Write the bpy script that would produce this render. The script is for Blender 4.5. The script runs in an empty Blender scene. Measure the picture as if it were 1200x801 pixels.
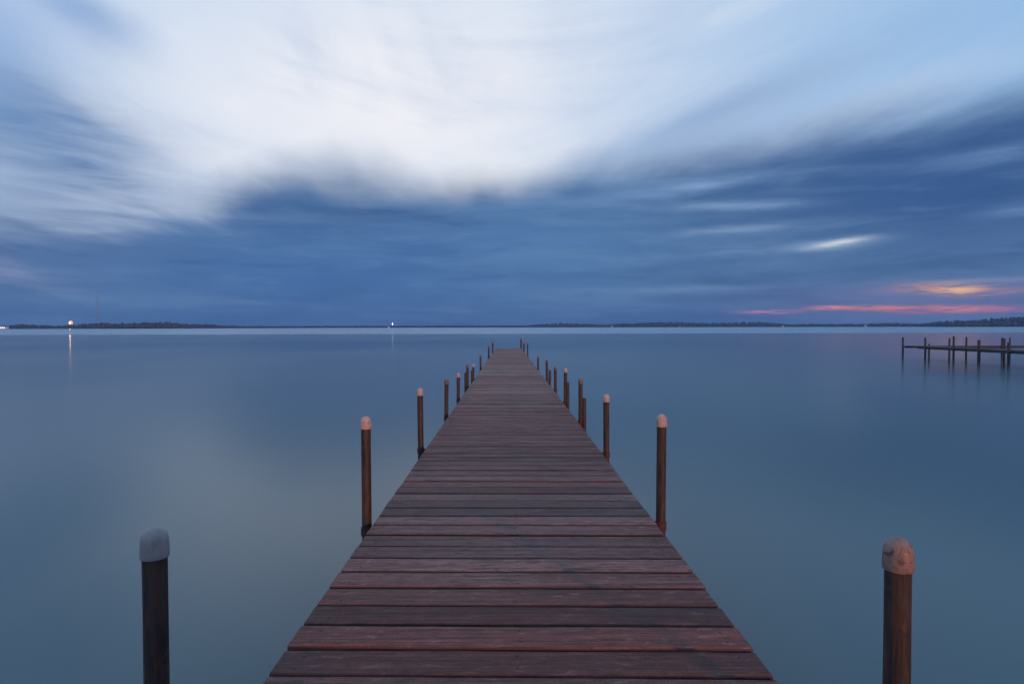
import bpy, bmesh, math, random
from mathutils import Vector, Matrix, noise

sc = bpy.context.scene
COL = sc.collection
R = math.radians
rng = random.Random(7)

# ------------------------------------------------------------------ frame of the place
# x to the east side, y along the pier (out into the lake), z up, water at z = 0
F, CX, CY = 740.0, 600.0, 400.5            # focal length and centre, in photo pixels
EYE = 2.147
DECK_Z, SLOPE = 0.90, -0.0061              # pier deck: height at the camera, fall per metre
VPX, HOR = 595.5, 383.0


def deck_z(y):
    return DECK_Z + SLOPE * y


# ------------------------------------------------------------------ helpers
def tag(o, label=None, cat=None, group=None, kind=None):
    if label: o['label'] = label
    if cat: o['category'] = cat
    if group: o['group'] = group
    if kind: o['kind'] = kind
    return o


def empty(name, loc=(0, 0, 0)):
    o = bpy.data.objects.new(name, None)
    o.empty_display_size = 0.2
    COL.objects.link(o)
    o.location = loc
    return o


def build(name, bm, mats, parent=None, smooth=True):
    me = bpy.data.meshes.new(name)
    bm.normal_update()
    bm.to_mesh(me)
    bm.free()
    for m in (mats if isinstance(mats, (list, tuple)) else [mats]):
        me.materials.append(m)
    if smooth:
        for p in me.polygons: p.use_smooth = True
        try:
            me.set_sharp_from_angle(angle=R(38))
        except Exception:
            pass
    o = bpy.data.objects.new(name, me)
    COL.objects.link(o)
    if parent: o.parent = parent
    return o


def add_box(bm, x0, x1, y0, y1, z0, z1, mi=0, mtx=None):
    vs = [bm.verts.new(p) for p in ((x0, y0, z0), (x1, y0, z0), (x1, y1, z0), (x0, y1, z0),
                                    (x0, y0, z1), (x1, y0, z1), (x1, y1, z1), (x0, y1, z1))]
    if mtx:
        for v in vs: v.co = mtx @ v.co
    for f in ((3, 2, 1, 0), (4, 5, 6, 7), (0, 1, 5, 4), (1, 2, 6, 5), (2, 3, 7, 6), (3, 0, 4, 7)):
        fc = bm.faces.new([vs[i] for i in f])
        fc.material_index = mi
    return vs


def add_beam(bm, a, b, w, h):
    """a squared timber from a to b, its top face along the line a-b"""
    a, b = Vector(a), Vector(b)
    d = (b - a)
    L = d.length
    q = d.to_track_quat('Y', 'Z').to_matrix().to_4x4()
    add_box(bm, -w / 2, w / 2, 0, L, -h, 0, 0, Matrix.Translation(a) @ q)


def add_tube(bm, a, b, r0, r1, seg=8, cap=True):
    a, b = Vector(a), Vector(b)
    q = (b - a).to_track_quat('Z', 'Y').to_matrix()
    ra = [bm.verts.new(a + q @ Vector((r0 * math.cos(t), r0 * math.sin(t), 0))) for t in [2 * math.pi * i / seg for i in range(seg)]]
    rb = [bm.verts.new(b + q @ Vector((r1 * math.cos(t), r1 * math.sin(t), 0))) for t in [2 * math.pi * i / seg for i in range(seg)]]
    for i in range(seg):
        j = (i + 1) % seg
        bm.faces.new((ra[i], ra[j], rb[j], rb[i]))
    if cap:
        bm.faces.new(list(reversed(ra)))
        bm.faces.new(rb)


def add_lathe(bm, prof, seg=24, wob=0.0, seed=0.0, mtx=None):
    """prof: (radius, z) from the bottom up; radius 0 closes to a point"""
    rings = []
    for r, z in prof:
        if r <= 1e-6:
            p = Vector((0, 0, z))
            rings.append([bm.verts.new(mtx @ p if mtx else p)])
            continue
        ring = []
        for i in range(seg):
            t = 2 * math.pi * i / seg
            rr = r * (1 + wob * noise.noise((math.cos(t) * 1.6 + seed, math.sin(t) * 1.6, z * 5 + seed)))
            p = Vector((rr * math.cos(t), rr * math.sin(t), z))
            ring.append(bm.verts.new(mtx @ p if mtx else p))
        rings.append(ring)
    for A, B in zip(rings, rings[1:]):
        for i in range(seg):
            j = (i + 1) % seg
            if len(A) == 1 and len(B) == 1: continue
            if len(A) == 1: bm.faces.new((A[0], B[j], B[i]))
            elif len(B) == 1: bm.faces.new((A[i], A[j], B[0]))
            else: bm.faces.new((A[i], A[j], B[j], B[i]))
    if len(rings[0]) > 1: bm.faces.new(list(reversed(rings[0])))
    if len(rings[-1]) > 1: bm.faces.new(rings[-1])


# ------------------------------------------------------------------ node helpers
class N:
    def __init__(self, tree):
        self.t = tree
        self.n = tree.nodes
        self.l = tree.links

    def put(self, sock, v):
        if isinstance(v, bpy.types.NodeSocket): self.l.new(v, sock)
        elif v is not None: sock.default_value = v

    def m(self, op, a, b=None, c=None, clamp=False):
        x = self.n.new('ShaderNodeMath')
        x.operation = op
        x.use_clamp = clamp
        for i, v in enumerate((a, b, c)):
            if v is not None: self.put(x.inputs[i], v)
        return x.outputs[0]

    def vm(self, op, a, b=None):
        x = self.n.new('ShaderNodeVectorMath')
        x.operation = op
        self.put(x.inputs[0], a)
        if b is not None: self.put(x.inputs[1], b)
        return x.outputs[0]

    def xyz(self, x, y, z):
        c = self.n.new('ShaderNodeCombineXYZ')
        for i, v in enumerate((x, y, z)): self.put(c.inputs[i], v)
        return c.outputs[0]

    def sep(self, v):
        s = self.n.new('ShaderNodeSeparateXYZ')
        self.put(s.inputs[0], v)
        return s.outputs

    def noise(self, vec, scale=1, detail=4, rough=0.55, dist=0.0):
        x = self.n.new('ShaderNodeTexNoise')
        self.put(x.inputs['Vector'], vec)
        x.inputs['Scale'].default_value = scale
        x.inputs['Detail'].default_value = detail
        x.inputs['Roughness'].default_value = rough
        x.inputs['Distortion'].default_value = dist
        return x.outputs['Fac']

    def mix(self, f, a, b, mode='MIX'):
        x = self.n.new('ShaderNodeMix')
        x.data_type = 'RGBA'
        x.blend_type = mode
        x.clamp_factor = True
        self.put(x.inputs[0], f)
        self.put(x.inputs[6], a)
        self.put(x.inputs[7], b)
        return x.outputs[2]

    def smooth(self, v, a, b, lo=0.0, hi=1.0):
        x = self.n.new('ShaderNodeMapRange')
        x.interpolation_type = 'SMOOTHSTEP'
        self.put(x.inputs[0], v)
        self.put(x.inputs[1], a)
        self.put(x.inputs[2], b)
        self.put(x.inputs[3], lo)
        self.put(x.inputs[4], hi)
        return x.outputs[0]

    def lin(self, v, a, b, lo=0.0, hi=1.0):
        x = self.n.new('ShaderNodeMapRange')
        self.put(x.inputs[0], v)
        for i, q in enumerate((a, b, lo, hi)): self.put(x.inputs[i + 1], q)
        return x.outputs[0]

    def attr(self, name):
        x = self.n.new('ShaderNodeAttribute')
        x.attribute_name = name
        return x.outputs['Fac']

    def coord(self, which='Object'):
        return self.n.new('ShaderNodeTexCoord').outputs[which]

    def bump(self, h, strength=0.3, dist=0.01):
        x = self.n.new('ShaderNodeBump')
        x.inputs['Strength'].default_value = strength
        x.inputs['Distance'].default_value = dist
        self.put(x.inputs['Height'], h)
        return x.outputs[0]


def lin1(c):
    c /= 255.0
    return c / 12.92 if c <= 0.04045 else ((c + 0.055) / 1.055) ** 2.4


def srgb(r, g, b):
    return (lin1(r), lin1(g), lin1(b), 1.0)


def mat(name):
    m = bpy.data.materials.new(name)
    m.use_nodes = True
    t = m.node_tree
    return m, N(t), t.nodes['Principled BSDF']


# ------------------------------------------------------------------ materials
def wood_material():
    m, n, p = mat('weathered_deck_wood')
    co = n.coord('Object')
    x, y, z = n.sep(co)
    tone = n.attr('tone')
    tone2 = n.attr('tone_b')
    off = n.m('MULTIPLY', tone, 37.0)
    # long grain running along the plank
    g1 = n.noise(n.xyz(n.m('ADD', n.m('MULTIPLY', x, 1.3), off), n.m('MULTIPLY', y, 62.0), n.m('MULTIPLY', z, 62.0)), 1.0, 6, 0.62, 0.35)
    g2 = n.noise(n.xyz(n.m('ADD', n.m('MULTIPLY', x, 5.0), off), n.m('MULTIPLY', y, 240.0), z), 1.0, 3, 0.6)
    patch = n.noise(n.xyz(n.m('ADD', n.m('MULTIPLY', x, 1.9), off), n.m('MULTIPLY', y, 7.0), 0.0), 1.0, 4, 0.6, 0.4)
    big = n.noise(n.xyz(n.m('MULTIPLY', x, 0.8), n.m('MULTIPLY', y, 0.5), 3.0), 1.0, 2, 0.5)
    speck = n.noise(n.xyz(n.m('ADD', n.m('MULTIPLY', x, 34.0), off), n.m('MULTIPLY', y, 60.0), 0.0), 1.0, 3, 0.7)
    mott = n.noise(n.xyz(n.m('ADD', n.m('MULTIPLY', x, 11.0), off), n.m('MULTIPLY', y, 34.0), 7.0), 1.0, 5, 0.65, 0.6)
    brown = n.mix(n.smooth(g1, 0.3, 0.72), (0.055, 0.015, 0.011, 1), (0.205, 0.066, 0.046, 1))
    grey = n.mix(n.smooth(g1, 0.28, 0.75), (0.095, 0.047, 0.039, 1), (0.310, 0.185, 0.160, 1))
    f = n.m('ADD', n.m('MULTIPLY', tone, 0.75), n.m('ADD', n.m('MULTIPLY', patch, 1.0), n.m('MULTIPLY', big, 0.7)))
    base = n.mix(n.smooth(f, 1.08, 1.85), brown, grey)
    base = n.mix(n.m('MULTIPLY', n.smooth(g2, 0.55, 0.72), 0.55), base, (0.035, 0.018, 0.016, 1))
    base = n.mix(n.m('MULTIPLY', n.smooth(speck, 0.60, 0.74), 0.75), base, (0.025, 0.015, 0.014, 1))
    base = n.mix(n.m('MULTIPLY', n.smooth(speck, 0.30, 0.20), 0.5), base, (0.42, 0.36, 0.36, 1))
    base = n.mix(n.m('MULTIPLY', n.smooth(mott, 0.48, 0.66), 0.7), base, (0.045, 0.020, 0.018, 1))
    base = n.mix(n.m('MULTIPLY', n.smooth(mott, 0.44, 0.28), 0.45), base, (0.36, 0.26, 0.25, 1))
    grit = n.noise(n.xyz(n.m('ADD', n.m('MULTIPLY', x, 95.0), off), n.m('MULTIPLY', y, 170.0), 2.0), 1.0, 3, 0.75)
    base = n.mix(n.m('MULTIPLY', n.smooth(grit, 0.52, 0.68), 0.65), base, (0.026, 0.012, 0.010, 1))
    base = n.mix(n.m('MULTIPLY', n.smooth(grit, 0.42, 0.28), 0.45), base, (0.40, 0.27, 0.25, 1))
    # a few dark knots and the stains that run from them along the grain
    vo = n.n.new('ShaderNodeTexVoronoi')
    n.put(vo.inputs['Vector'], n.xyz(n.m('ADD', n.m('MULTIPLY', x, 1.1), off), n.m('MULTIPLY', y, 5.2), off))
    vo.inputs['Scale'].default_value = 1.0
    kd = n.m('ADD', vo.outputs['Distance'], n.m('MULTIPLY', n.m('SUBTRACT', mott, 0.5), 0.12))
    base = n.mix(n.m('MULTIPLY', n.smooth(kd, 0.13, 0.05), 0.75), base, (0.022, 0.010, 0.008, 1))
    # shade of the gaps painted into the sawn edges as a dark red brown
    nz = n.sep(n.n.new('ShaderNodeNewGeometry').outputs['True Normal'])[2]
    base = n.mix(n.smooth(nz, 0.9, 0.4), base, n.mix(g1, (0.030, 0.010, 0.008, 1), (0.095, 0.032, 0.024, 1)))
    hsv = n.n.new('ShaderNodeHueSaturation')
    n.put(hsv.inputs['Value'], n.lin(tone2, 0.0, 1.0, 0.50, 1.36))
    n.put(hsv.inputs['Color'], base)
    n.put(p.inputs['Base Color'], hsv.outputs[0])
    n.put(p.inputs['Roughness'], n.lin(patch, 0.3, 0.7, 0.38, 0.66))
    p.inputs['Specular IOR Level'].default_value = 0.4
    h = n.m('ADD', n.m('MULTIPLY', g1, 1.0), n.m('ADD', n.m('MULTIPLY', g2, 0.45), n.m('ADD', n.m('MULTIPLY', speck, 0.5), n.m('ADD', n.m('MULTIPLY', mott, 0.7), n.m('MULTIPLY', grit, 0.5)))))
    n.put(p.inputs['Normal'], n.bump(h, 0.9, 0.010))
    return m


def plain_wood(name, a, b):
    m, n, p = mat(name)
    co = n.coord('Object')
    x, y, z = n.sep(co)
    g = n.noise(n.xyz(n.m('MULTIPLY', x, 30), n.m('MULTIPLY', y, 2.0), n.m('MULTIPLY', z, 30)), 1, 5, 0.6)
    n.put(p.inputs['Base Color'], n.mix(n.smooth(g, 0.3, 0.7), a, b))
    p.inputs['Roughness'].default_value = 0.8
    n.put(p.inputs['Normal'], n.bump(g, 0.4, 0.008))
    return m


def pole_material():
    m, n, p = mat('rusty_steel_pole')
    co = n.vm('ADD', n.coord('Object'), n.xyz(n.m('MULTIPLY', n.n.new('ShaderNodeObjectInfo').outputs['Random'], 40), 0, 0))
    x, y, z = n.sep(co)
    a = n.noise(n.xyz(n.m('MULTIPLY', x, 40), n.m('MULTIPLY', y, 40), n.m('MULTIPLY', z, 5)), 1, 6, 0.65, 0.4)
    b = n.noise(co, 26, 5, 0.6)
    c = n.noise(n.xyz(n.m('MULTIPLY', x, 110), n.m('MULTIPLY', y, 110), n.m('MULTIPLY', z, 2.2)), 1, 3, 0.6)
    base = n.mix(n.smooth(a, 0.35, 0.66), (0.014, 0.011, 0.011, 1), (0.062, 0.036, 0.027, 1))
    base = n.mix(n.m('MULTIPLY', n.smooth(b, 0.56, 0.72), 0.7), base, (0.10, 0.045, 0.024, 1))
    base = n.mix(n.m('MULTIPLY', n.smooth(c, 0.56, 0.74), 0.5), base, (0.075, 0.062, 0.055, 1))
    n.put(p.inputs['Base Color'], base)
    p.inputs['Roughness'].default_value = 0.62
    p.inputs['Metallic'].default_value = 0.0
    n.put(p.inputs['Normal'], n.bump(n.m('ADD', a, b), 0.5, 0.004))
    return m


def cap_material(name, clean, dirt, amount):
    m, n, p = mat(name)
    co = n.vm('ADD', n.coord('Object'), n.xyz(n.m('MULTIPLY', n.n.new('ShaderNodeObjectInfo').outputs['Random'], 40), 0, 0))
    x, y, z = n.sep(co)
    a = n.noise(co, 38, 6, 0.65, 0.6)
    b = n.noise(n.xyz(n.m('MULTIPLY', x, 60), n.m('MULTIPLY', y, 60), n.m('MULTIPLY', z, 9)), 1, 4, 0.6)
    base = n.mix(n.m('MULTIPLY', n.smooth(a, 0.47, 0.66), amount), clean, dirt)
    base = n.mix(n.m('MULTIPLY', n.smooth(b, 0.50, 0.74), amount * 0.6), base, (0.16, 0.12, 0.10, 1))
    n.put(p.inputs['Base Color'], base)
    p.inputs['Roughness'].default_value = 0.5
    n.put(p.inputs['Normal'], n.bump(n.m('ADD', a, b), 0.12, 0.003))
    return m


def simple(name, c, rough=0.7, var=0.25, scale=3.0):
    m, n, p = mat(name)
    a = n.noise(n.coord('Object'), scale, 4, 0.6)
    d = tuple(v * (1 - var) for v in c[:3]) + (1,)
    n.put(p.inputs['Base Color'], n.mix(n.smooth(a, 0.3, 0.7), d, c))
    p.inputs['Roughness'].default_value = rough
    return m


def emitter(name, c, s, sampled=False):
    m, n, p = mat(name)
    m.cycles.emission_sampling = 'FRONT' if sampled else 'NONE'
    p.inputs['Base Color'].default_value = c
    p.inputs['Emission Color'].default_value = c
    p.inputs['Emission Strength'].default_value = s
    return m


def water_material():
    m, n, p = mat('lake_water')
    out = m.node_tree.nodes['Material Output']
    m.node_tree.nodes.remove(p)
    df = n.n.new('ShaderNodeBsdfDiffuse')
    gl = n.n.new('ShaderNodeBsdfAnisotropic')
    gl.distribution = 'GGX'
    fr = n.n.new('ShaderNodeFresnel')
    fr.inputs['IOR'].default_value = 1.36
    ms = n.n.new('ShaderNodeMixShader')
    g = n.n.new('ShaderNodeNewGeometry').outputs['Position']
    x, y, z = n.sep(g)
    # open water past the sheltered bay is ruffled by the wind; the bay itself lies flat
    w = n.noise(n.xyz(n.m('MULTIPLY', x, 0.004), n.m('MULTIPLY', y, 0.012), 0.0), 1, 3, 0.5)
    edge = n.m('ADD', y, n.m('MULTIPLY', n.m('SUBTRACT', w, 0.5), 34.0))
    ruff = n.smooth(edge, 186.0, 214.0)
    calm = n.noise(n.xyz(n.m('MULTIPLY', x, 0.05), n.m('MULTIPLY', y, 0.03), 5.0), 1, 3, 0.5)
    # the ruffled reach's bright sky reflection is painted in as a pale diffuse colour
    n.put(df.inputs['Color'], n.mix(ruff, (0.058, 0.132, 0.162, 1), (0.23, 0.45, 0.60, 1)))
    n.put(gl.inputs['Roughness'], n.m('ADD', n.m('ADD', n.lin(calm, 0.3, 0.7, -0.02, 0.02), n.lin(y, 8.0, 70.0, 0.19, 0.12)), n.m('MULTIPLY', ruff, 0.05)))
    # wavelets of the ruffled water: their faces lean every way by up to some ten degrees
    tx = n.n.new('ShaderNodeTexNoise')
    n.put(tx.inputs['Vector'], g)
    tx.inputs['Scale'].default_value = 1.7
    tx.inputs['Detail'].default_value = 2
    lean = n.vm('SCALE', n.vm('SUBTRACT', tx.outputs['Color'], (0.5, 0.5, 0.5)))
    n.put(lean.node.inputs['Scale'], n.m('MULTIPLY', ruff, 1.9))
    lx, ly, lz = n.sep(lean)
    nn = n.vm('NORMALIZE', n.xyz(n.m('MULTIPLY', lx, 0.4), ly, 1.0))
    for nd in (gl, fr): n.put(nd.inputs['Normal'], nn)
    n.put(ms.inputs[0], fr.outputs[0])
    n.put(ms.inputs[1], df.outputs[0])
    n.put(ms.inputs[2], gl.outputs[0])
    n.put(out.inputs['Surface'], ms.outputs[0])
    return m


M_wood = wood_material()
M_beam = plain_wood('dark_beam_wood', (0.025, 0.018, 0.016, 1), (0.085, 0.060, 0.052, 1))
M_dock = plain_wood('dark_dock_wood', (0.020, 0.026, 0.036, 1), (0.050, 0.062, 0.082, 1))
M_nail = simple('rusted_nail', (0.03, 0.022, 0.02, 1), 0.6)
M_pole = pole_material()
M_rust = simple('rusty_bracket', (0.085, 0.042, 0.028, 1), 0.75, 0.6, 60.0)
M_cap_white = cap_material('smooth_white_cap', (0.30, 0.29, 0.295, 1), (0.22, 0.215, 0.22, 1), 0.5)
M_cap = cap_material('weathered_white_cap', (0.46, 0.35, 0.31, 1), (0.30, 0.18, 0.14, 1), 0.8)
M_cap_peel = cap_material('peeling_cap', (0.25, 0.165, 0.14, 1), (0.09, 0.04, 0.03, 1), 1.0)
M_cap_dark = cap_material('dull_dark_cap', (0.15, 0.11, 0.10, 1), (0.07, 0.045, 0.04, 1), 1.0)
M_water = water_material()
M_land = simple('shore_ground', (0.05, 0.06, 0.035, 1), 0.9, 0.4, 0.02)
M_bank = simple('bank_grass', (0.06, 0.075, 0.035, 1), 0.95, 0.5, 2.0)
M_leaf = simple('far_foliage', (0.040, 0.052, 0.040, 1), 0.9, 0.5, 0.05)
M_nearleaf = simple('leaf', (0.055, 0.085, 0.035, 1), 0.8, 0.45, 1.5)
M_bark = plain_wood('bark', (0.04, 0.03, 0.022, 1), (0.12, 0.09, 0.07, 1))
M_steel = simple('pale_painted_steel', (0.26, 0.30, 0.34, 1), 0.5, 0.15)
M_dark = simple('dark_painted_steel', (0.05, 0.05, 0.055, 1), 0.5, 0.2)
M_wallw = simple('white_house_wall', (0.75, 0.75, 0.74, 1), 0.8, 0.1, 0.3)
M_roof = simple('dark_house_roof', (0.07, 0.07, 0.075, 1), 0.85, 0.3, 0.5)
M_glass = simple('dark_window', (0.03, 0.035, 0.045, 1), 0.2, 0.1)
M_litwin = emitter('lit_window', (0.80, 0.95, 0.86, 1), 1.6)
M_lamp_o = emitter('orange_lamp_bulb', (1.0, 0.70, 0.45, 1), 330.0, True)
M_glow_shell_o = emitter('orange_glow_glass', (1.0, 0.36, 0.14, 1), 1.2)  # orange halo of the lamp, put into an emissive shell
M_lamp_w = emitter('white_lamp_bulb', (1.0, 0.96, 0.90, 1), 260.0, True)
M_shade_w = emitter('white_lamp_glass', (0.85, 0.9, 1.0, 1), 0.35)


# ------------------------------------------------------------------ water
bm = bmesh.new()
S = 9000
vs = [bm.verts.new(p) for p in ((-S, -S, 0), (S, -S, 0), (S, S, 0), (-S, S, 0))]
bm.faces.new(vs)
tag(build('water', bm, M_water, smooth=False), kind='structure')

# ------------------------------------------------------------------ the pier
XL, XR = -0.876, 0.954
Y0, Y1 = -6.5, 45.0
pier = empty('wooden_pier', (0, 0, DECK_Z))
tag(pier, 'long straight pier of weathered reddish grey planks running out into the lake', 'pier')

bm = bmesh.new()
tone_l = bm.faces.layers.float.new('tone')
toneb_l = bm.faces.layers.float.new('tone_b')
SK = R(-1.15)
y = Y0
TH = 0.042
nseg = 10
cupprof = lambda s: -0.0022 * (1 - (2 * s - 1) ** 2)
tone = 0.5
while y < Y1:
    w = 0.178 + rng.uniform(-0.006, 0.005)
    gap = rng.choice((0.014, 0.016, 0.018, 0.020, 0.024, 0.031)) + rng.uniform(-0.001, 0.002)
    xl, xr = XL + rng.uniform(-0.003, 0.003), XR + rng.uniform(-0.003, 0.003)
    yaw = SK + R(rng.uniform(-0.16, 0.16))
    dz = rng.uniform(-0.003, 0.003)
    tlt = rng.uniform(-0.008, 0.008)
    bow = rng.uniform(-0.004, 0.004)
    sd = rng.uniform(0, 100)
    # boards were laid in runs from the same stock: neighbours look alike
    tone = min(1, max(0, tone + rng.uniform(-0.42, 0.42)))
    tb = min(1, max(0, rng.gauss(0.5, 0.33)))
    # section (s across, z) with eased arrises, going round
    e = rng.uniform(0.006, 0.011)
    sec = [(0, -TH), (0, -e), (e * 0.35, -e * 0.35), (e, 0)]
    sec += [(w * k / 5, 0) for k in range(1, 5)]
    sec += [(w - e, 0), (w - e * 0.35, -e * 0.35), (w, -e), (w, -TH)]
    rings = []
    for i in range(nseg + 1):
        t = i / nseg
        X = xl + (xr - xl) * t
        ring = []
        for s, z in sec:
            zz = z
            if z > -e:
                zz += cupprof(s / w)
            wob = 0.0012 * noise.noise((X * 2.3 + sd, s * 9, sd))
            ey = 0.0022 * noise.noise((X * 3.1, sd, 0 if s < w / 2 else 7))
            Y = y + s + X * math.tan(yaw) + bow * (1 - (2 * t - 1) ** 2) + ey
            ring.append(bm.verts.new((X, Y, dz + zz + wob + tlt * (s - w / 2) + SLOPE * Y)))
        rings.append(ring)
    fs = []
    for A, B in zip(rings, rings[1:]):
        for k in range(len(sec)):
            j = (k + 1) % len(sec)
            fs.append(bm.faces.new((A[k], B[k], B[j], A[j])))
    fs.append(bm.faces.new(rings[0]))
    fs.append(bm.faces.new(list(reversed(rings[-1]))))
    for f in fs:
        f[tone_l] = tone
        f[toneb_l] = tb
    # nail heads over the three stringers
    if y < 16:
        for X in (-0.79, 0.04, 0.87):
            for s in (0.045, w - 0.045):
                if rng.random() < 0.12: continue
                Xn = X + rng.uniform(-0.012, 0.012)
                Y = y + s + Xn * math.tan(yaw) + rng.uniform(-0.006, 0.006)
                zt = dz + cupprof(s / w) + tlt * (s - w / 2) + SLOPE * Y
                add_lathe(bm, [(0.0060, zt - 0.004), (0.0060, zt + 0.0009), (0.004, zt + 0.0018)], 8,
                          mtx=Matrix.Translation((Xn, Y, 0)))
                for f in bm.faces[-10:]: f.material_index = 1
    y += w + gap
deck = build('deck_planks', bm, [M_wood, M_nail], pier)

for X in (-0.80, 0.04, 0.875):
    bm = bmesh.new()
    yy = Y0
    while yy < Y1 - 0.1:
        ye = min(yy + 5.0, Y1 - 0.02)
        add_beam(bm, (X, yy + 0.003, SLOPE * yy - TH - 0.008), (X, ye, SLOPE * ye - TH - 0.008), 0.05, 0.19)
        yy = ye
    build('stringer', bm, M_beam, pier, smooth=False)

STATIONS = [1.72, 4.20, 6.85, 9.40, 11.80, 14.40, 17.0, 22.0, 27.0, 32.3, 38.5, 44.3]
for ys in [-5.7, -3.3, -0.8] + STATIONS:
    bm = bmesh.new()
    zt = SLOPE * ys - TH - 0.2
    add_box(bm, -0.90, 0.97, ys - 0.03, ys + 0.03, zt - 0.14, zt)
    build('cross_beam', bm, M_beam, pier, smooth=False)


# ------------------------------------------------------------------ posts along the pier
def make_post(x, y, top, r, capmat, label, rot=0.0, lean=(0, 0), cap=True, seed=0.0, hcap=None, group='capped posts along the pier',
              name='pier_post', cat='post'):
    """top: height of the apex above the deck"""
    zd = deck_z(y)
    t = empty(name, (x, y, 0))
    t.rotation_euler = (R(lean[0]), R(lean[1]), rot)
    tag(t, label, cat, group)
    H = zd + top
    hc = hcap or r * 2.65
    bm = bmesh.new()
    ztop = H - (hc * 0.55 if cap else 0)
    zs = [-1.6] + [0.0 + (ztop) * k / 9 for k in range(10)]
    prof = [(r, z) for z in zs]
    if not cap: prof += [(r * 0.86, ztop + 0.012)]
    add_lathe(bm, prof, 24, 0.035, seed)
    build('pole', bm, M_pole, t)
    if cap:
        # steel collar that ties the post to the edge of the deck
        bm = bmesh.new()
        add_lathe(bm, [(r * 1.04, zd - 0.10), (r * 1.22, zd - 0.10), (r * 1.22, zd - 0.045), (r * 1.04, zd - 0.045)], 20)
        inner = (XL if x < 0 else XR) - x
        sg = 1 if inner > 0 else -1
        a0, a1 = sorted((sg * r * 1.05, inner + sg * 0.02))
        Mi = Matrix.Rotation(-rot, 4, 'Z')
        add_box(bm, a0, a1, -0.03, 0.03, zd - 0.095, zd - 0.055, 0, Mi)
        build('bracket', bm, M_rust, t)
        rc = r * 1.14
        zb = H - hc
        bm = bmesh.new()
        prof = [(r * 1.01, zb + 0.004), (rc * 0.985, zb), (rc * 1.02, zb + 0.004), (rc * 1.02, zb + hc * 0.22), (rc, zb + hc * 0.40), (rc * 0.985, zb + hc * 0.52)]
        z0 = zb + hc * 0.52
        for k in range(1, 15):
            a = k / 14 * math.pi / 2
            prof.append((max(0, rc * 0.985 * math.cos(a)) if k < 14 else 0, z0 + (H - z0) * math.sin(a)))
        add_lathe(bm, prof, 28, 0.007 if capmat is not M_cap_white else 0.006, seed + 4)
        build('cap', bm, capmat, t)
    return t


WEST, EAST = 'on the open-water side of the pier', 'on the side of the far dock'
GW, GE = 'posts on the open-water side of the pier', 'posts on the far-dock side of the pier'


def px(x, Y): return (x - VPX) * Y / F          # sideways offset of a photo column at depth Y


post_w = [  # photo column at deck level, depth, height above the deck, radius
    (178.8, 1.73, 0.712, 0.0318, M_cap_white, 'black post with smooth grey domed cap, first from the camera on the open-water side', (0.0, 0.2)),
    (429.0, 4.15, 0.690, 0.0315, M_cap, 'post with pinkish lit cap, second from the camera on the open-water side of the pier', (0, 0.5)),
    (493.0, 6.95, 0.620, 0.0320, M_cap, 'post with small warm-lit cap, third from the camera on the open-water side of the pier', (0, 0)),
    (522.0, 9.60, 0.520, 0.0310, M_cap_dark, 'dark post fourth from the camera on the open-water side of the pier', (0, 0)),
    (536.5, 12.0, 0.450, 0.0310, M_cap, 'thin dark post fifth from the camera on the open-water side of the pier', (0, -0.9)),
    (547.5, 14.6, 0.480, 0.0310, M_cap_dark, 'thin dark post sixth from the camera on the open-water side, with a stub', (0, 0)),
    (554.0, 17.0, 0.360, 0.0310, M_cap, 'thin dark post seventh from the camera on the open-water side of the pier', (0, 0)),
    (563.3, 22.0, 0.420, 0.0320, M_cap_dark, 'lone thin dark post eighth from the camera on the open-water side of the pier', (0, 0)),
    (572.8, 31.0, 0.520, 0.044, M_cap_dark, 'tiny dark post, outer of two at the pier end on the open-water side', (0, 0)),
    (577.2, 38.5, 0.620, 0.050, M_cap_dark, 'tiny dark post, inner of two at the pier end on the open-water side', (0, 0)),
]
post_e = [
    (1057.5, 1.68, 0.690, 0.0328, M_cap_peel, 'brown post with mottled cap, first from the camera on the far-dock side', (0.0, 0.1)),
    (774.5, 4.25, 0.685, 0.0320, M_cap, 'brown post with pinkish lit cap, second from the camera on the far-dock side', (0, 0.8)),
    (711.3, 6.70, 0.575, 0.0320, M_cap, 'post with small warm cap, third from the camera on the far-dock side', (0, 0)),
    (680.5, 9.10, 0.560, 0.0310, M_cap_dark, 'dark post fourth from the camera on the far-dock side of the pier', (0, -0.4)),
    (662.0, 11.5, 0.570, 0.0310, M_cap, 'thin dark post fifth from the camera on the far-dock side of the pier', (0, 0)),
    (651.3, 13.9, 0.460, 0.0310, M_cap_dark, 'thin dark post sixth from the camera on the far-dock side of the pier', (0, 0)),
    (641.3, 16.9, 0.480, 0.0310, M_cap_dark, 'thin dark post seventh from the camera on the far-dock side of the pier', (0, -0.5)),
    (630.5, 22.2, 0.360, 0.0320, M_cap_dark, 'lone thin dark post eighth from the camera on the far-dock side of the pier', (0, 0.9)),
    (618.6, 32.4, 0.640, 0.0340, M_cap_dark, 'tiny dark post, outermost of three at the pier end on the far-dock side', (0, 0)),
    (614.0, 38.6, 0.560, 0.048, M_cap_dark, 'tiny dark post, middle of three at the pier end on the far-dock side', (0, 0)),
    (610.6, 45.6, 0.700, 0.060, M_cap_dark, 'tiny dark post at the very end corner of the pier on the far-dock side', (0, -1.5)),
]
for i, (c, Y, top, r, cm, lab, ln) in enumerate(post_w):
    make_post(px(c, Y), Y, top, r, cm, lab, rng.uniform(0, 6), (rng.uniform(-.6, .6), rng.uniform(-.7, .7)) if i else (0, 0), seed=i * 3.1, group=GW)
for i, (c, Y, top, r, cm, lab, ln) in enumerate(post_e):
    make_post(px(c, Y), Y, top, r, cm, lab, rng.uniform(0, 6), (rng.uniform(-.6, .6), rng.uniform(-.7, .7)) if i else (0, 0), seed=50 + i * 2.7, group=GE)

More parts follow.
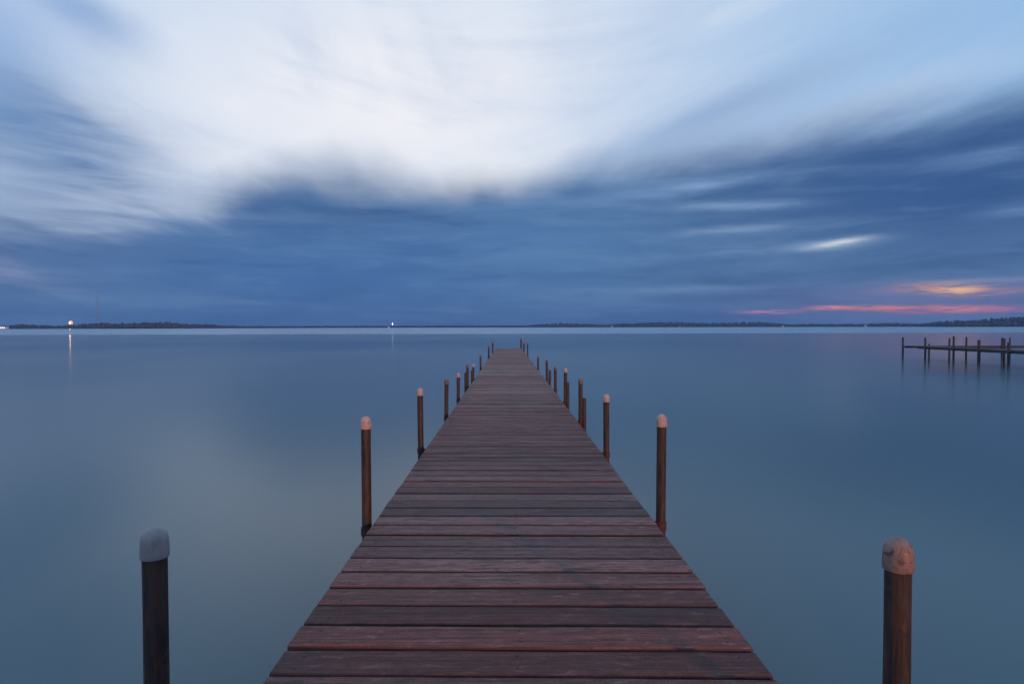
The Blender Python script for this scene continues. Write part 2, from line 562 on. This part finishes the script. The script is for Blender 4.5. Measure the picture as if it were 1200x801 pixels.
stubs = [
    (684.6, 8.75, 0.30, 0.030, 'short bare stub post beside the fourth post on the far-dock side of the pier'),
    (665.3, 11.15, 0.33, 0.030, 'short bare stub post beside the fifth post on the far-dock side of the pier'),
    (644.3, 15.95, 0.24, 0.032, 'short bare stub post beside the seventh post on the far-dock side of the pier'),
    (545.6, 14.9, 0.26, 0.032, 'short bare stub post beside the sixth post on the open-water side of the pier'),
    (553.2, 16.3, 0.22, 0.032, 'short bare stub post beside the seventh post on the open-water side of the pier'),
]
for i, (c, Y, top, r, lab) in enumerate(stubs):
    make_post(px(c, Y), Y, top, r, None, lab, rng.uniform(0, 6), cap=False, seed=90 + i, group='short stub posts along the pier', name='stub_post', cat='post')

# ------------------------------------------------------------------ the far dock (an L of planks on posts)
FD = (26.0, 41.4)
dk = empty('distant_dock', (FD[0], FD[1], 0))
tag(dk, 'dark low dock on many thin posts in the water below the pink clouds', 'dock')


def fd_tube(bm, x, y, top, r=0.065):
    r *= 0.95
    add_tube(bm, (x - FD[0], y - FD[1], -1.5), (x - FD[0], y - FD[1], top), r, r * 0.92, 10)


DZ = 0.86


def dock_planks(x0, x1, y0, y1, along_y):
    bm = bmesh.new()
    a, b = (y0, y1) if along_y else (x0, x1)
    t = a
    while t < b:
        t2 = min(t + 0.18, b)
        z = DZ + rng.uniform(-0.004, 0.004)
        if along_y: add_box(bm, x0 - FD[0], x1 - FD[0], t - FD[1], t2 - 0.01 - FD[1], z - 0.045, z)
        else: add_box(bm, t - FD[0], t2 - 0.01 - FD[0], y0 - FD[1], y1 - FD[1], z - 0.045, z)
        t += 0.19
    return build('planks', bm, M_dock, dk, smooth=False)


dock_planks(26.12, 27.85, 8.0, 40.0, True)       # the arm running back towards the shore
dock_planks(26.12, 40.0, 40.05, 41.5, False)     # the arm across its end
for x in (26.18, 27.78):
    bm = bmesh.new()
    add_box(bm, x - 0.04 - FD[0], x + 0.04 - FD[0], 8.0 - FD[1], 40.0 - FD[1], DZ - 0.15, DZ - 0.05)
    build('edge_beam', bm, M_dock, dk, smooth=False)
for yy in (40.1, 41.42):
    bm = bmesh.new()
    add_box(bm, 26.12 - FD[0], 40.0 - FD[0], yy - 0.04 - FD[1], yy + 0.04 - FD[1], DZ - 0.14, DZ - 0.05)
    build('edge_beam', bm, M_dock, dk, smooth=False)
fposts = []
for c, h in ((1060, 1.42), (1086.5, 1.42), (1120, 1.55), (1150, 1.37), (1185, 1.30), (1222, 1.4), (1262, 1.4)):
    Y = 26.03 * F / (c - VPX)
    fposts.append((26.03, Y, h, 0.085 if c == 1150 else 0.065))
for c, h in ((1091, 0.98), (1115, 1.38), (1135, 1.48), (1180, 1.45), (1211, 1.4), (1250, 1.3)):
    Y = 27.95 * F / (c - VPX)
    fposts.append((27.95, Y, h, 0.06))
fposts += [(31.45, 40.0, 1.40, 0.065), (33.2, 41.56, 1.35, 0.05), (36.0, 40.0, 1.4, 0.065)]
for x, Y, h, r in fposts:
    bm = bmesh.new()
    fd_tube(bm, x, Y, h, r)
    build('dock_post', bm, M_dock, dk)

# ------------------------------------------------------------------ far shore
def shore_pt(c, D):           # point on the water line at photo column c and depth D
    return Vector(((c - VPX) / F * D, D, 0))


def depth_at(c):
    pts = [(-700, 1500), (-60, 1500), (200, 1520), (300, 1900), (420, 2500), (620, 2650), (900, 2600), (1060, 2200), (1120, 1600), (1300, 1500), (2000, 1400)]
    for (a, d0), (b, d1) in zip(pts, pts[1:]):
        if a <= c <= b:
            t = (c - a) / (b - a)
            return d0 + (d1 - d0) * t * t * (3 - 2 * t)
    return 1500


TOPS = [(-700, 373), (-400, 377), (-150, 374), (-60, 379), (0, 379.5), (12, 379.5), (25, 377.6), (60, 379.3), (80, 379.3), (97, 378), (120, 376), (140, 376.8), (160, 376.2), (200, 375),
        (213, 377), (224, 378.5), (240, 378), (262, 380.2), (300, 380.8), (380, 380.9), (470, 380.8), (560, 380.7), (620, 380.4), (640, 378.8), (655, 377.8), (690, 379),
        (713, 380), (724, 378.6), (760, 377.2), (800, 376.8), (830, 378), (850, 377.8), (880, 377.1), (902, 376.8), (910, 378.8), (926, 380), (960, 379.4), (1012, 380),
        (1026, 379), (1050, 378.6), (1080, 379.4), (1100, 377), (1120, 375.4), (1150, 375), (1165, 373), (1182, 371.2), (1200, 369.6), (1260, 368), (1400, 372), (1800, 376)]


def top_at(c):
    for (a, d0), (b, d1) in zip(TOPS, TOPS[1:]):
        if a <= c <= b: return d0 + (d1 - d0) * (c - a) / (b - a)
    return 379


def height_at(c):             # how high the wooded ridge stands there, in metres
    return max(2.0, (HOR - top_at(c)) / F * depth_at(c) + EYE)


# the land: one low strip with a sloping beach
bm = bmesh.new()
rows = []
c = -700
while c <= 1800:
    D = depth_at(c)
    h = height_at(c)
    u = Vector(((c - VPX) / F, 1, 0))
    D += 14 * noise.noise((c * 0.05, 1.0, 0))
    r_ = []
    for dd, zz in ((-4, -0.6), (3, 0.5), (22, 1.2), (70, max(1.4, h * 0.35)), (220, max(1.5, h * 0.55)), (700, 1.5), (760, -3)):
        p = u * (D + dd)
        r_.append(bm.verts.new((p.x, p.y, zz)))
    rows.append(r_)
    c += 8
for A, B in zip(rows, rows[1:]):
    for k in range(len(A) - 1):
        bm.faces.new((A[k], B[k], B[k + 1], A[k + 1]))
tag(build('far_shore', bm, M_land), kind='structure')


def clump(bm, cx, cy, z0, w, h, rnd):
    """a tree crown: a jittered lumpy ball reaching down near the ground, with a ragged skin of leaf faces"""
    seg, rg = 7, 4
    rings = []
    for k in range(rg + 1):
        t = k / rg
        z = z0 + h * (0.08 + 0.92 * t)
        rr = w * 0.5 * math.sin(math.pi * (0.16 + 0.80 * t)) ** 0.7
        ring = []
        for i in range(seg):
            a = 2 * math.pi * (i + rnd.random() * 0.5) / seg
            q = rr * rnd.uniform(0.65, 1.25)
            ring.append(bm.verts.new((cx + q * math.cos(a), cy + q * math.sin(a), z + h * rnd.uniform(-0.07, 0.07))))
        rings.append(ring)
    for A, B in zip(rings, rings[1:]):
        for i in range(seg):
            j = (i + 1) % seg
            bm.faces.new((A[i], A[j], B[j], B[i]))
    bm.faces.new(rings[-1])


def woods(name, c0, c1, seed):
    rnd = random.Random(seed)
    bm = bmesh.new()
    c = c0
    while c < c1:
        D = depth_at(c)
        H = height_at(c)
        for row, (dd, f) in enumerate(((12, 0.35), (30, 0.6), (60, 0.82), (110, 1.0))):
            if rnd.random() < 0.10: continue
            base = max(1.0, (H * 0.35 if dd > 60 else 1.2) * 0.8)
            h = max(2.2, H * f * rnd.uniform(0.80, 1.03) - base * 0.8)
            w = min(rnd.uniform(7, 15), h * 1.6 + 3)
            cc = c + rnd.uniform(-1.5, 1.5)
            k = D + dd + rnd.uniform(-8, 8)
            clump(bm, (cc - VPX) / F * k, k, base * 0.55, w, h + base * 0.25, rnd)
        c += 5.5 / D * F * rnd.uniform(0.7, 1.3)
    o = build(name, bm, M_leaf, smooth=False)
    return o


tag(woods('far_woods', -560, 300, 3), kind='stuff')
tag(woods('far_woods', 300, 628, 4), kind='stuff')
tag(woods('far_woods', 628, 1084, 5), kind='stuff')
tag(woods('far_woods', 1084, 1700, 6), kind='stuff')


# small white houses by the water
def house(c, dd, W, Hh, lab, name='lakeside_house', lit=False, cat='house', group='white houses on the far shore', dep=8):
    D = depth_at(c) + dd
    p = shore_pt(c, D)
    t = empty(name, (p.x, p.y, 0.6))
    tag(t, lab, cat, group)
    bm = bmesh.new()
    add_box(bm, -W / 2, W / 2, 0, dep, -0.8, Hh)
    build('wall', bm, M_wallw, t, smooth=False)
    bm = bmesh.new()
    e = 0.4
    v = [bm.verts.new(q) for q in ((-W / 2 - e, -e, Hh + .02), (W / 2 + e, -e, Hh + .02), (W / 2 + e, dep + e, Hh + .02), (-W / 2 - e, dep + e, Hh + .02),
                                   (-W / 2 - e, dep / 2, Hh * 1.42), (W / 2 + e, dep / 2, Hh * 1.42))]
    for f in ((0, 1, 5, 4), (2, 3, 4, 5), (1, 2, 5), (3, 0, 4), (3, 2, 1, 0)): bm.faces.new([v[i] for i in f])
    build('roof', bm, M_roof, t, smooth=False)
    nw = 2 if W < 10 else 5
    for k in range(nw):
        xx = -W / 2 + W * (k + 0.5) / nw
        bm = bmesh.new()
        add_box(bm, xx - W / nw * 0.28, xx + W / nw * 0.28, -0.05, 0.03, Hh * 0.32, Hh * 0.75)
        build('window', bm, M_litwin if lit else M_glass, t, smooth=False)
    return t


house(717.5, 4, 6.0, 5.2, 'tiny white house on the far shore in the gap between two wooded rises', dep=7)
house(797, 6, 4.6, 3.6, 'tiny white house at the foot of the long wooded rise, beside another')
house(834, 6, 5.0, 4.2, 'tiny white house at the foot of the long wooded rise, nearer the pink clouds')
house(918.5, 4, 5.0, 5.0, 'tiny white house in the dip below the first short pink streak')
house(1016.5, 4, 5.5, 6.0, 'tiny white house on the far shore below the long pink streak of cloud')
house(4, 2, 20.0, 5.0, 'long low white building with greenish lit windows at the end of the wooded shore', name='waterfront_building', lit=True, cat='building', group=None, dep=12)


def lamp(c, D, h, r, m, ms, lab, name):
    p = shore_pt(c, D)
    t = empty(name, (p.x, p.y, 0.0))
    tag(t, lab, 'lamp')
    bm = bmesh.new()
    add_tube(bm, (0, 0, -1.5), (0, 0, h - r * 0.9), 0.35, 0.22, 10)
    add_tube(bm, (0, 0, h - r * 0.9 - 0.3), (0, 0, h - r * 0.8), r * 0.55, r * 0.55, 12)
    build('lamp_pole', bm, M_dark, t)
    bm = bmesh.new()
    bmesh.ops.create_icosphere(bm, subdivisions=2, radius=r * 0.19, matrix=Matrix.Translation((0, -r * 0.95, h)))
    build('bulb', bm, m, t)
    bm = bmesh.new()
    add_lathe(bm, [(r * 0.45, h - r), (r * 0.8, h - r * 0.6), (r, h), (r * 0.85, h + r * 0.6), (r * 0.4, h + r), (0, h + r * 1.15)], 20)
    build('glow_shade', bm, ms, t)  # oversized emissive shell standing in for the glow around the lamp
    return t


lamp(85.5, 1440, (HOR + 1.4 - 378.3) / F * 1440 + EYE, 3.9, M_lamp_o, M_glow_shell_o, 'bright orange lamp on a pole before the dark wooded shore', 'shore_lamp')
lamp(460.3, 2400, (HOR + 0.6 - 380.0) / F * 2400 + EYE, 3.2, M_lamp_w, M_shade_w, 'small white lamp glowing low on the flat distant shore', 'shore_lamp')

# boat shed beside the white lamp
house(455.5, -110, 5.0, 4.4, 'small dark-roofed shed beside the white lamp on the flat shore', name='boat_shed', cat='shed', group=None, dep=6)

# radio mast
D = 1640
p = shore_pt(116.5, D)
mast = empty('radio_mast', (p.x, p.y, 6.0))
tag(mast, 'tall pale lattice mast rising above the wooded shore beside the orange lamp', 'mast')
MH = (HOR + 1 - 347) / F * D + EYE - 6
Wb = 2.6
corners = [(Wb * math.cos(a), Wb * math.sin(a)) for a in (R(90), R(210), R(330))]
for cx, cy in corners:
    bm = bmesh.new()
    add_tube(bm, (cx, cy, -5), (cx * 0.8, cy * 0.8, MH), 0.27, 0.22, 6)
    build('leg', bm, M_steel, mast)
bm = bmesh.new()
nb = 14
for k in range(nb):
    z0, z1 = MH * k / nb, MH * (k + 1) / nb
    s0, s1 = 1 - 0.2 * k / nb, 1 - 0.2 * (k + 1) / nb
    for i in range(3):
        a, b = corners[i], corners[(i + 1) % 3]
        add_tube(bm, (a[0] * s0, a[1] * s0, z0), (b[0] * s1, b[1] * s1, z1), 0.16, 0.16, 5)
        add_tube(bm, (b[0] * s0, b[1] * s0, z0), (a[0] * s1, a[1] * s1, z1), 0.16, 0.16, 5)
build('lattice', bm, M_steel, mast)

# ------------------------------------------------------------------ the near bank behind the camera
SUN_EL, SUN_AZ = R(8.0), R(180 - 25)       # azimuth from +y towards +x: behind, to the far-dock side
bm = bmesh.new()
nx, ny = 60, 14
g = []
for j in range(ny + 1):
    row = []
    for i in range(nx + 1):
        X = -90 + 180 * i / nx
        Y = -7.2 - 60 * (j / ny) ** 1.6
        zz = -0.7 + 1.5 * min(1, j / 2.5) + 0.25 * noise.noise((X * 0.2, Y * 0.2, 0)) + 0.03 * max(0, -Y - 10)
        row.append(bm.verts.new((X, Y + 0.8 * noise.noise((X * 0.3, 3, 0)), zz)))
    g.append(row)
for j in range(ny):
    for i in range(nx):
        bm.faces.new((g[j][i], g[j + 1][i], g[j + 1][i + 1], g[j][i + 1]))
tag(build('near_bank', bm, M_bank), kind='structure')

d = Vector((math.sin(SUN_AZ), math.cos(SUN_AZ)))      # ground direction towards the light
tp = Vector((-0.90, 1.90)) + d * 14.5
tree = empty('added_shade_tree', (tp.x, tp.y, 0.6))  # added tree, never in view; its trunk shades the first post
tag(tree, 'unseen leafy tree added behind the pier to shade the first post', 'tree')
bm = bmesh.new()
prof = [(0.55, -0.8), (0.46, 0.2), (0.38, 1.2), (0.34, 2.6), (0.30, 4.0), (0.2, 5.6), (0.08, 7.6)]
add_lathe(bm, prof, 16, 0.12, 3.0)
for k in range(9):
    a = k * 2.4
    z = 3.6 + 0.4 * k
    add_tube(bm, (0, 0, z), (2.2 * math.cos(a), 2.2 * math.sin(a), z + 1.4), 0.11, 0.03, 7)
build('added_shade_trunk', bm, M_bark, tree)
bm = bmesh.new()
rr = random.Random(11)
for _ in range(3800):
    v = Vector((rr.gauss(0, 1), rr.gauss(0, 1), rr.gauss(0, 1))).normalized() * rr.random() ** 0.4
    cpt = Vector((v.x * 2.7, v.y * 2.7, 6.4 + v.z * 2.5))
    if noise.noise(cpt * 0.7) < -0.15: continue
    s = rr.uniform(0.07, 0.16)
    n_ = Vector((rr.gauss(0, 1), rr.gauss(0, 1), rr.gauss(0, 1) + 0.6)).normalized()
    q = n_.to_track_quat('Z', 'Y').to_matrix()
    bm.faces.new([bm.verts.new(cpt + q @ Vector(o)) for o in ((-s, 0, 0), (0, -s * .5, 0), (s, 0, 0), (0, s * .5, 0))])
build('added_shade_crown', bm, M_nearleaf, tree, smooth=False)

# ------------------------------------------------------------------ the evening air over the lake
m = bpy.data.materials.new('evening_air')
m.use_nodes = True
for q in list(m.node_tree.nodes): m.node_tree.nodes.remove(q)
ho = m.node_tree.nodes.new('ShaderNodeOutputMaterial')
pv = m.node_tree.nodes.new('ShaderNodeVolumePrincipled')
pv.inputs['Color'].default_value = (0.16, 0.48, 1.0, 1)
pv.inputs['Density'].default_value = 0.00014
pv.inputs['Anisotropy'].default_value = 0.0
m.node_tree.links.new(pv.outputs[0], ho.inputs['Volume'])
bm = bmesh.new()
add_box(bm, -3600, 3600, -75, 3500, -4, 92)
tag(build('haze', bm, m, smooth=False), kind='stuff')

# ------------------------------------------------------------------ sky
world = bpy.data.worlds.new('World')
sc.world = world
world.use_nodes = True
wt = world.node_tree
for q in list(wt.nodes): wt.nodes.remove(q)
n = N(wt)
out = wt.nodes.new('ShaderNodeOutputWorld')
bg = wt.nodes.new('ShaderNodeBackground')
wt.links.new(bg.outputs[0], out.inputs[0])
sky = wt.nodes.new('ShaderNodeTexSky')
sky.sky_type = 'NISHITA'
sky.sun_disc = False
sky.sun_elevation = SUN_EL
sky.sun_rotation = SUN_AZ
sky.air_density = 1.0
sky.dust_density = 0.6
sky.ozone_density = 2.5
NISH = 0.10

dirv = n.vm('NORMALIZE', n.coord('Generated'))
dx, dy, dz = n.sep(dirv)
az0 = n.m('ARCTAN2', dx, dy)
el0 = n.m('ARCSINE', dz)


def AZ(c): return math.atan((c - VPX) / F)
def EL(c, r): return math.atan((HOR - r) / F * math.cos(AZ(c)))


# cloud layer coordinates: the direction cut by a flat layer overhead, drawn out along the wind
inv = n.m('DIVIDE', 1.0, n.m('ADD', n.m('MAXIMUM', dz, 0.0), 0.06))
qx, qy = n.m('MULTIPLY', dx, inv), n.m('MULTIPLY', dy, inv)
layer = n.xyz(n.m('MULTIPLY', qx, 1.15), n.m('MULTIPLY', qy, 0.28), 1.7)
n1 = n.noise(layer, 1.0, 5, 0.55, 0.5)
layer2 = n.xyz(n.m('MULTIPLY', qx, 2.2), n.m('ADD', n.m('MULTIPLY', qy, 0.55), n.m('MULTIPLY', qx, 0.5)), 4.1)
n2 = n.noise(layer2, 1.0, 3, 0.5, 0.3)
n4 = n.noise(n.xyz(n.m('MULTIPLY', qx, 1.5), n.m('ADD', n.m('MULTIPLY', qy, 0.42), n.m('MULTIPLY', qx, 0.25)), 7.7), 1.0, 6, 0.62, 0.8)
n6 = n.noise(n.xyz(n.m('MULTIPLY', az0, 2.6), n.m('ADD', n.m('MULTIPLY', el0, 13.0), n.m('MULTIPLY', n.m('SQRT', n.m('ADD', n.m('MULTIPLY', az0, az0), 0.09)), -4.5)), 5.5), 1.0, 5, 0.58, 0.7)
n5 = n.noise(n.xyz(n.m('ADD', n.m('MULTIPLY', az0, 6.0), n.m('MULTIPLY', el0, 5.0)), n.m('MULTIPLY', el0, 46.0), 3.3), 1.0, 5, 0.6, 0.5)
# flat banks lower down
bank = n.xyz(n.m('MULTIPLY', az0, 3.2), n.m('MULTIPLY', el0, 26.0), 0.3)
n3 = n.noise(bank, 1.0, 5, 0.55, 0.4)
soft = n.noise(n.xyz(n.m('MULTIPLY', az0, 5.0), n.m('MULTIPLY', el0, 9.0), 9.0), 1.0, 4, 0.55, 0.6)

el = n.m('ADD', el0, n.m('ADD', n.m('MULTIPLY', n.m('ADD', n.m('MULTIPLY', n.m('SUBTRACT', n4, 0.5), 0.9), n.m('SUBTRACT', n2, 0.5)), 0.045), n.m('MULTIPLY', n.m('SUBTRACT', soft, 0.5), 0.035)))
az = n.m('ADD', az0, n.m('MULTIPLY', n.m('SUBTRACT', soft, 0.5), 0.05))


def curve(v, pts):
    """pts: (azimuth, value) knots"""
    lo, hi = -math.pi, math.pi
    fc = wt.nodes.new('ShaderNodeFloatCurve')
    cm = fc.mapping
    c0 = cm.curves[0]
    ps = [((a - lo) / (hi - lo), b) for a, b in pts]
    c0.points[0].location = (0, ps[0][1])
    c0.points[1].location = (1, ps[-1][1])
    for a, b in ps: c0.points.new(a, b)
    cm.update()
    n.put(fc.inputs['Value'], n.lin(v, lo, hi, 0, 1))
    return fc.outputs[0]


def blob(c, r, sx, sy, rot=0.0, warped=True, power=1.0):
    """a soft patch of cloud centred where photo point (c, r) looks, half-widths in the same measure"""
    a, e = (az, el) if warped else (az0, el0)
    ux = n.m('MULTIPLY', n.m('SUBTRACT', a, AZ(c)), F)
    uy = n.m('MULTIPLY', n.m('SUBTRACT', e, EL(c, r)), F)
    cs, sn = math.cos(R(rot)), math.sin(R(rot))
    px_ = n.m('ADD', n.m('MULTIPLY', ux, cs / sx), n.m('MULTIPLY', uy, sn / sx))
    py_ = n.m('ADD', n.m('MULTIPLY', ux, -sn / sy), n.m('MULTIPLY', uy, cs / sy))
    d2 = n.m('ADD', n.m('MULTIPLY', px_, px_), n.m('MULTIPLY', py_, py_))
    return n.m('EXPONENT', n.m('MULTIPLY', d2, -1.0))


# lower border of the bright break in the clouds, as elevation over azimuth
BORD = [(-200, 230), (0, 262), (60, 262), (150, 262), (230, 250), (300, 228), (370, 216), (440, 222), (500, 235), (560, 233), (640, 222), (720, 206), (800, 196), (900, 180), (1000, 162), (1100, 146), (1200, 130), (1350, 110)]
bord = curve(az, [(-math.pi, 0.30), (-1.9, 0.28)] + [(AZ(c), EL(c, r)) for c, r in BORD] + [(1.9, 0.40), (math.pi, 0.30)])
wid = curve(az, [(-math.pi, 0.12)] + [(AZ(c), w / F) for c, w in ((-100, 70), (100, 60), (230, 46), (330, 50), (440, 60), (540, 50), (640, 48), (760, 40), (860, 46), (1000, 48), (1200, 50))] + [(math.pi, 0.12)])
dd_ = n.m('SUBTRACT', el, bord)
br = n.smooth(n.m('DIVIDE', dd_, wid), -0.45, 1.0)

# under-side of the dark bank
dark = n.mix(n.smooth(n.m('ADD', n3, n.m('MULTIPLY', soft, 0.4)), 0.45, 0.95), srgb(66, 98, 144), srgb(94, 128, 170))
dark = n.mix(blob(1090, 215, 190, 75, 0), dark, srgb(56, 90, 142))
dark = n.mix(n.m('MULTIPLY', blob(380, 320, 260, 60), 0.8), dark, srgb(64, 106, 164))
dark = n.mix(n.m('MULTIPLY', blob(30, 235, 130, 70), 0.9), dark, srgb(86, 116, 164))
dark = n.mix(n.m('MULTIPLY', blob(650, 290, 140, 50), 0.6), dark, srgb(84, 128, 178))
dark = n.mix(n.m('MULTIPLY', n.smooth(el0, EL(600, 345), EL(600, 381)), 0.55), dark, srgb(68, 97, 146))
dark = n.mix(n.m('MULTIPLY', n.smooth(n5, 0.48, 0.72), 0.30), dark, srgb(110, 142, 182))
dark = n.mix(n.m('MULTIPLY', n.smooth(n5, 0.46, 0.28), 0.35), dark, srgb(50, 82, 130))

# bright break: white in the middle, blue-white away from it
light = n.mix(blob(480, 130, 330, 150, 8), srgb(190, 214, 242), srgb(250, 249, 253))
light = n.mix(n.m('MULTIPLY', n.smooth(n.m('ADD', n.m('MULTIPLY', n4, 0.45), n.m('MULTIPLY', n6, 0.55)), 0.46, 0.68), 0.36), light, srgb(166, 190, 224))
light = n.mix(n.m('MULTIPLY', n.smooth(n6, 0.48, 0.30), 0.35), light, srgb(250, 249, 251))
light = n.mix(n.m('MULTIPLY', blob(1260, 20, 380, 150, 8), 0.9), light, srgb(150, 190, 232))
light = n.mix(n.m('MULTIPLY', blob(560, 215, 110, 26, 12), 0.8), light, srgb(247, 247, 248))
light = n.mix(n.m('MULTIPLY', blob(930, 160, 210, 18, 13), 0.6), light, srgb(196, 214, 240))
light = n.mix(n.m('MULTIPLY', blob(830, 140, 150, 19, 14), 0.85), light, srgb(148, 176, 214))
light = n.mix(n.m('MULTIPLY', n.smooth(n1, 0.45, 0.8), 0.3), light, srgb(168, 192, 228))
light = n.mix(n.m('MULTIPLY', n.m('MULTIPLY', blob(70, 180, 112, 58, -22), n.lin(n5, 0.35, 0.62, 1.15, 0.7)), 0.9), light, srgb(104, 134, 178))
light = n.mix(n.m('MULTIPLY', blob(10, 130, 70, 40, -15), 0.7), light, srgb(108, 142, 188))
light = n.mix(n.m('MULTIPLY', blob(100, 14, 56, 22, -22), 0.7), light, srgb(130, 164, 212))
light = n.mix(n.m('MULTIPLY', blob(-10, 45, 60, 50), 0.6), light, srgb(130, 168, 220))
# high overhead and all round: a thin veil of dusk cloud
veil = n.mix(n.smooth(n1, 0.35, 0.7), srgb(128, 158, 206), srgb(184, 204, 236))
light = n.mix(n.smooth(el0, EL(600, -20), EL(600, -330)), light, veil)

cloud = n.mix(br, dark, light)
# thin lit streaks inside the dark bank
for c, r, sx, sy, rot, k, col in (
        (165, 240, 110, 20, 14, 0.55, (196, 208, 230)), (975, 287, 44, 5.0, 4, 0.55, (160, 184, 212)), (984, 285, 22, 2.6, 7, 0.6, (224, 228, 230)),
        (860, 270, 62, 5, 2, 0.45, (150, 178, 212)), (830, 214, 90, 10, 4, 0.5, (140, 172, 214)), (850, 242, 70, 5, -2, 0.6, (152, 184, 222)),
        (840, 297, 80, 6, 1, 0.4, (132, 166, 206)), (820, 339, 80, 4, 0, 0.4, (122, 156, 198)), (1150, 185, 60, 8, 6, 0.35, (120, 154, 200)),
        (1195, 246, 34, 7, 4, 0.5, (112, 146, 192)), (20, 318, 46, 9, -12, 0.6, (132, 144, 180)), (60, 328, 50, 4, 0, 0.3, (112, 134, 178)), (1045, 343, 22, 3, 0, 0.5, (128, 144, 178)),
        (1130, 350, 120, 14, 0, 0.35, (112, 116, 156)), (1150, 330, 52, 2.6, 0, 0.5, (150, 160, 188)), (720, 235, 60, 6, 3, 0.35, (126, 160, 208))):
    f = n.m('MULTIPLY', blob(c, r, sx, sy, rot, warped=sy > 8), k)
    cloud = n.mix(n.m('MULTIPLY', f, n.m('MULTIPLY', n.lin(n3, 0.2, 0.65, 0.5, 1.2), n.lin(n5, 0.32, 0.62, 0.45, 1.25))), cloud, srgb(*col))
# sunset showing through gaps low down
rag = n.noise(n.xyz(n.m('MULTIPLY', az0, 34.0), n.m('MULTIPLY', el0, 300.0), 2.0), 1.0, 4, 0.6, 0.5)
pk = n.lin(rag, 0.36, 0.60, 0.15, 1.15)
for c, r, sx, sy, rot, k, col in (
        (1075, 356, 150, 22, 0, 0.35, (122, 112, 160)), (900, 366, 26, 2.2, 0, 1.1, (200, 138, 168)), (974, 361, 22, 2.0, 0, 0.95, (240, 150, 156)),
        (1045, 361.5, 48, 2.6, 0, 1.0, (238, 142, 122)), (1085, 364, 34, 3.2, 0, 0.9, (200, 116, 124)), (1132, 363, 24, 3.2, 0, 1.0, (240, 146, 132)),
        (1180, 363, 22, 2.6, 0, 0.85, (216, 124, 150)), (1118, 340, 30, 5.0, -4, 1.0, (240, 176, 132)), (1095, 338, 40, 4, 0, 0.5, (190, 140, 140)), (1125, 341, 14, 2.0, 0, 0.9, (255, 206, 150)),
        (1180, 341, 28, 2.2, 0, 0.6, (190, 130, 150))):
    e_ = blob(c, r, sx, sy, rot, warped=False)
    cloud = n.mix(n.m('MULTIPLY', n.m('MULTIPLY', e_, k), pk if sy < 10 else 1.0, clamp=True), cloud, srgb(*col))

cover = n.m('SUBTRACT', 0.97, n.m('MULTIPLY', br, 0.02))
nis = n.vm('SCALE', sky.outputs[0])
nis.node.inputs['Scale'].default_value = NISH
n.put(bg.inputs['Color'], n.mix(cover, nis, cloud))
bg.inputs['Strength'].default_value = 1.0
world.cycles.sampling_method = 'NONE'

# ------------------------------------------------------------------ low warm light from the shore side
sun = bpy.data.lights.new('sun', 'SUN')
sun.energy = 1.9
sun.angle = R(1.0)
sun.color = (1.0, 0.38, 0.20)
so = bpy.data.objects.new('sun', sun)
COL.objects.link(so)
dv = Vector((math.cos(SUN_EL) * math.sin(SUN_AZ), math.cos(SUN_EL) * math.cos(SUN_AZ), math.sin(SUN_EL)))
so.rotation_euler = dv.to_track_quat('Z', 'Y').to_euler()
so.location = (3, -8, 6)

# ------------------------------------------------------------------ camera
cam = bpy.data.cameras.new('camera')
cam.sensor_fit = 'HORIZONTAL'
cam.sensor_width = 36
cam.lens = 36 * F / 1200
cam.clip_start = 0.05
cam.clip_end = 30000
co = bpy.data.objects.new('camera', cam)
COL.objects.link(co)
co.location = (0, 0, EYE)
pitch = math.atan((CY - HOR) / F)
yaw = math.atan((CX - VPX) / F)
fwd = Vector((math.sin(yaw) * math.cos(pitch), math.cos(yaw) * math.cos(pitch), -math.sin(pitch)))
q = fwd.to_track_quat('-Z', 'Y')
co.rotation_euler = (q.to_matrix() @ Matrix.Rotation(R(-0.12), 3, 'Z')).to_euler()
sc.camera = co

# ------------------------------------------------------------------ render settings
sc.render.engine = 'CYCLES'
sc.cycles.use_denoising = True
sc.cycles.max_bounces = 6
sc.cycles.use_light_tree = False
sc.cycles.sample_clamp_indirect = 6
sc.view_settings.view_transform = 'Standard'
sc.view_settings.look = 'None'
sc.view_settings.exposure = 0
sc.view_settings.gamma = 1
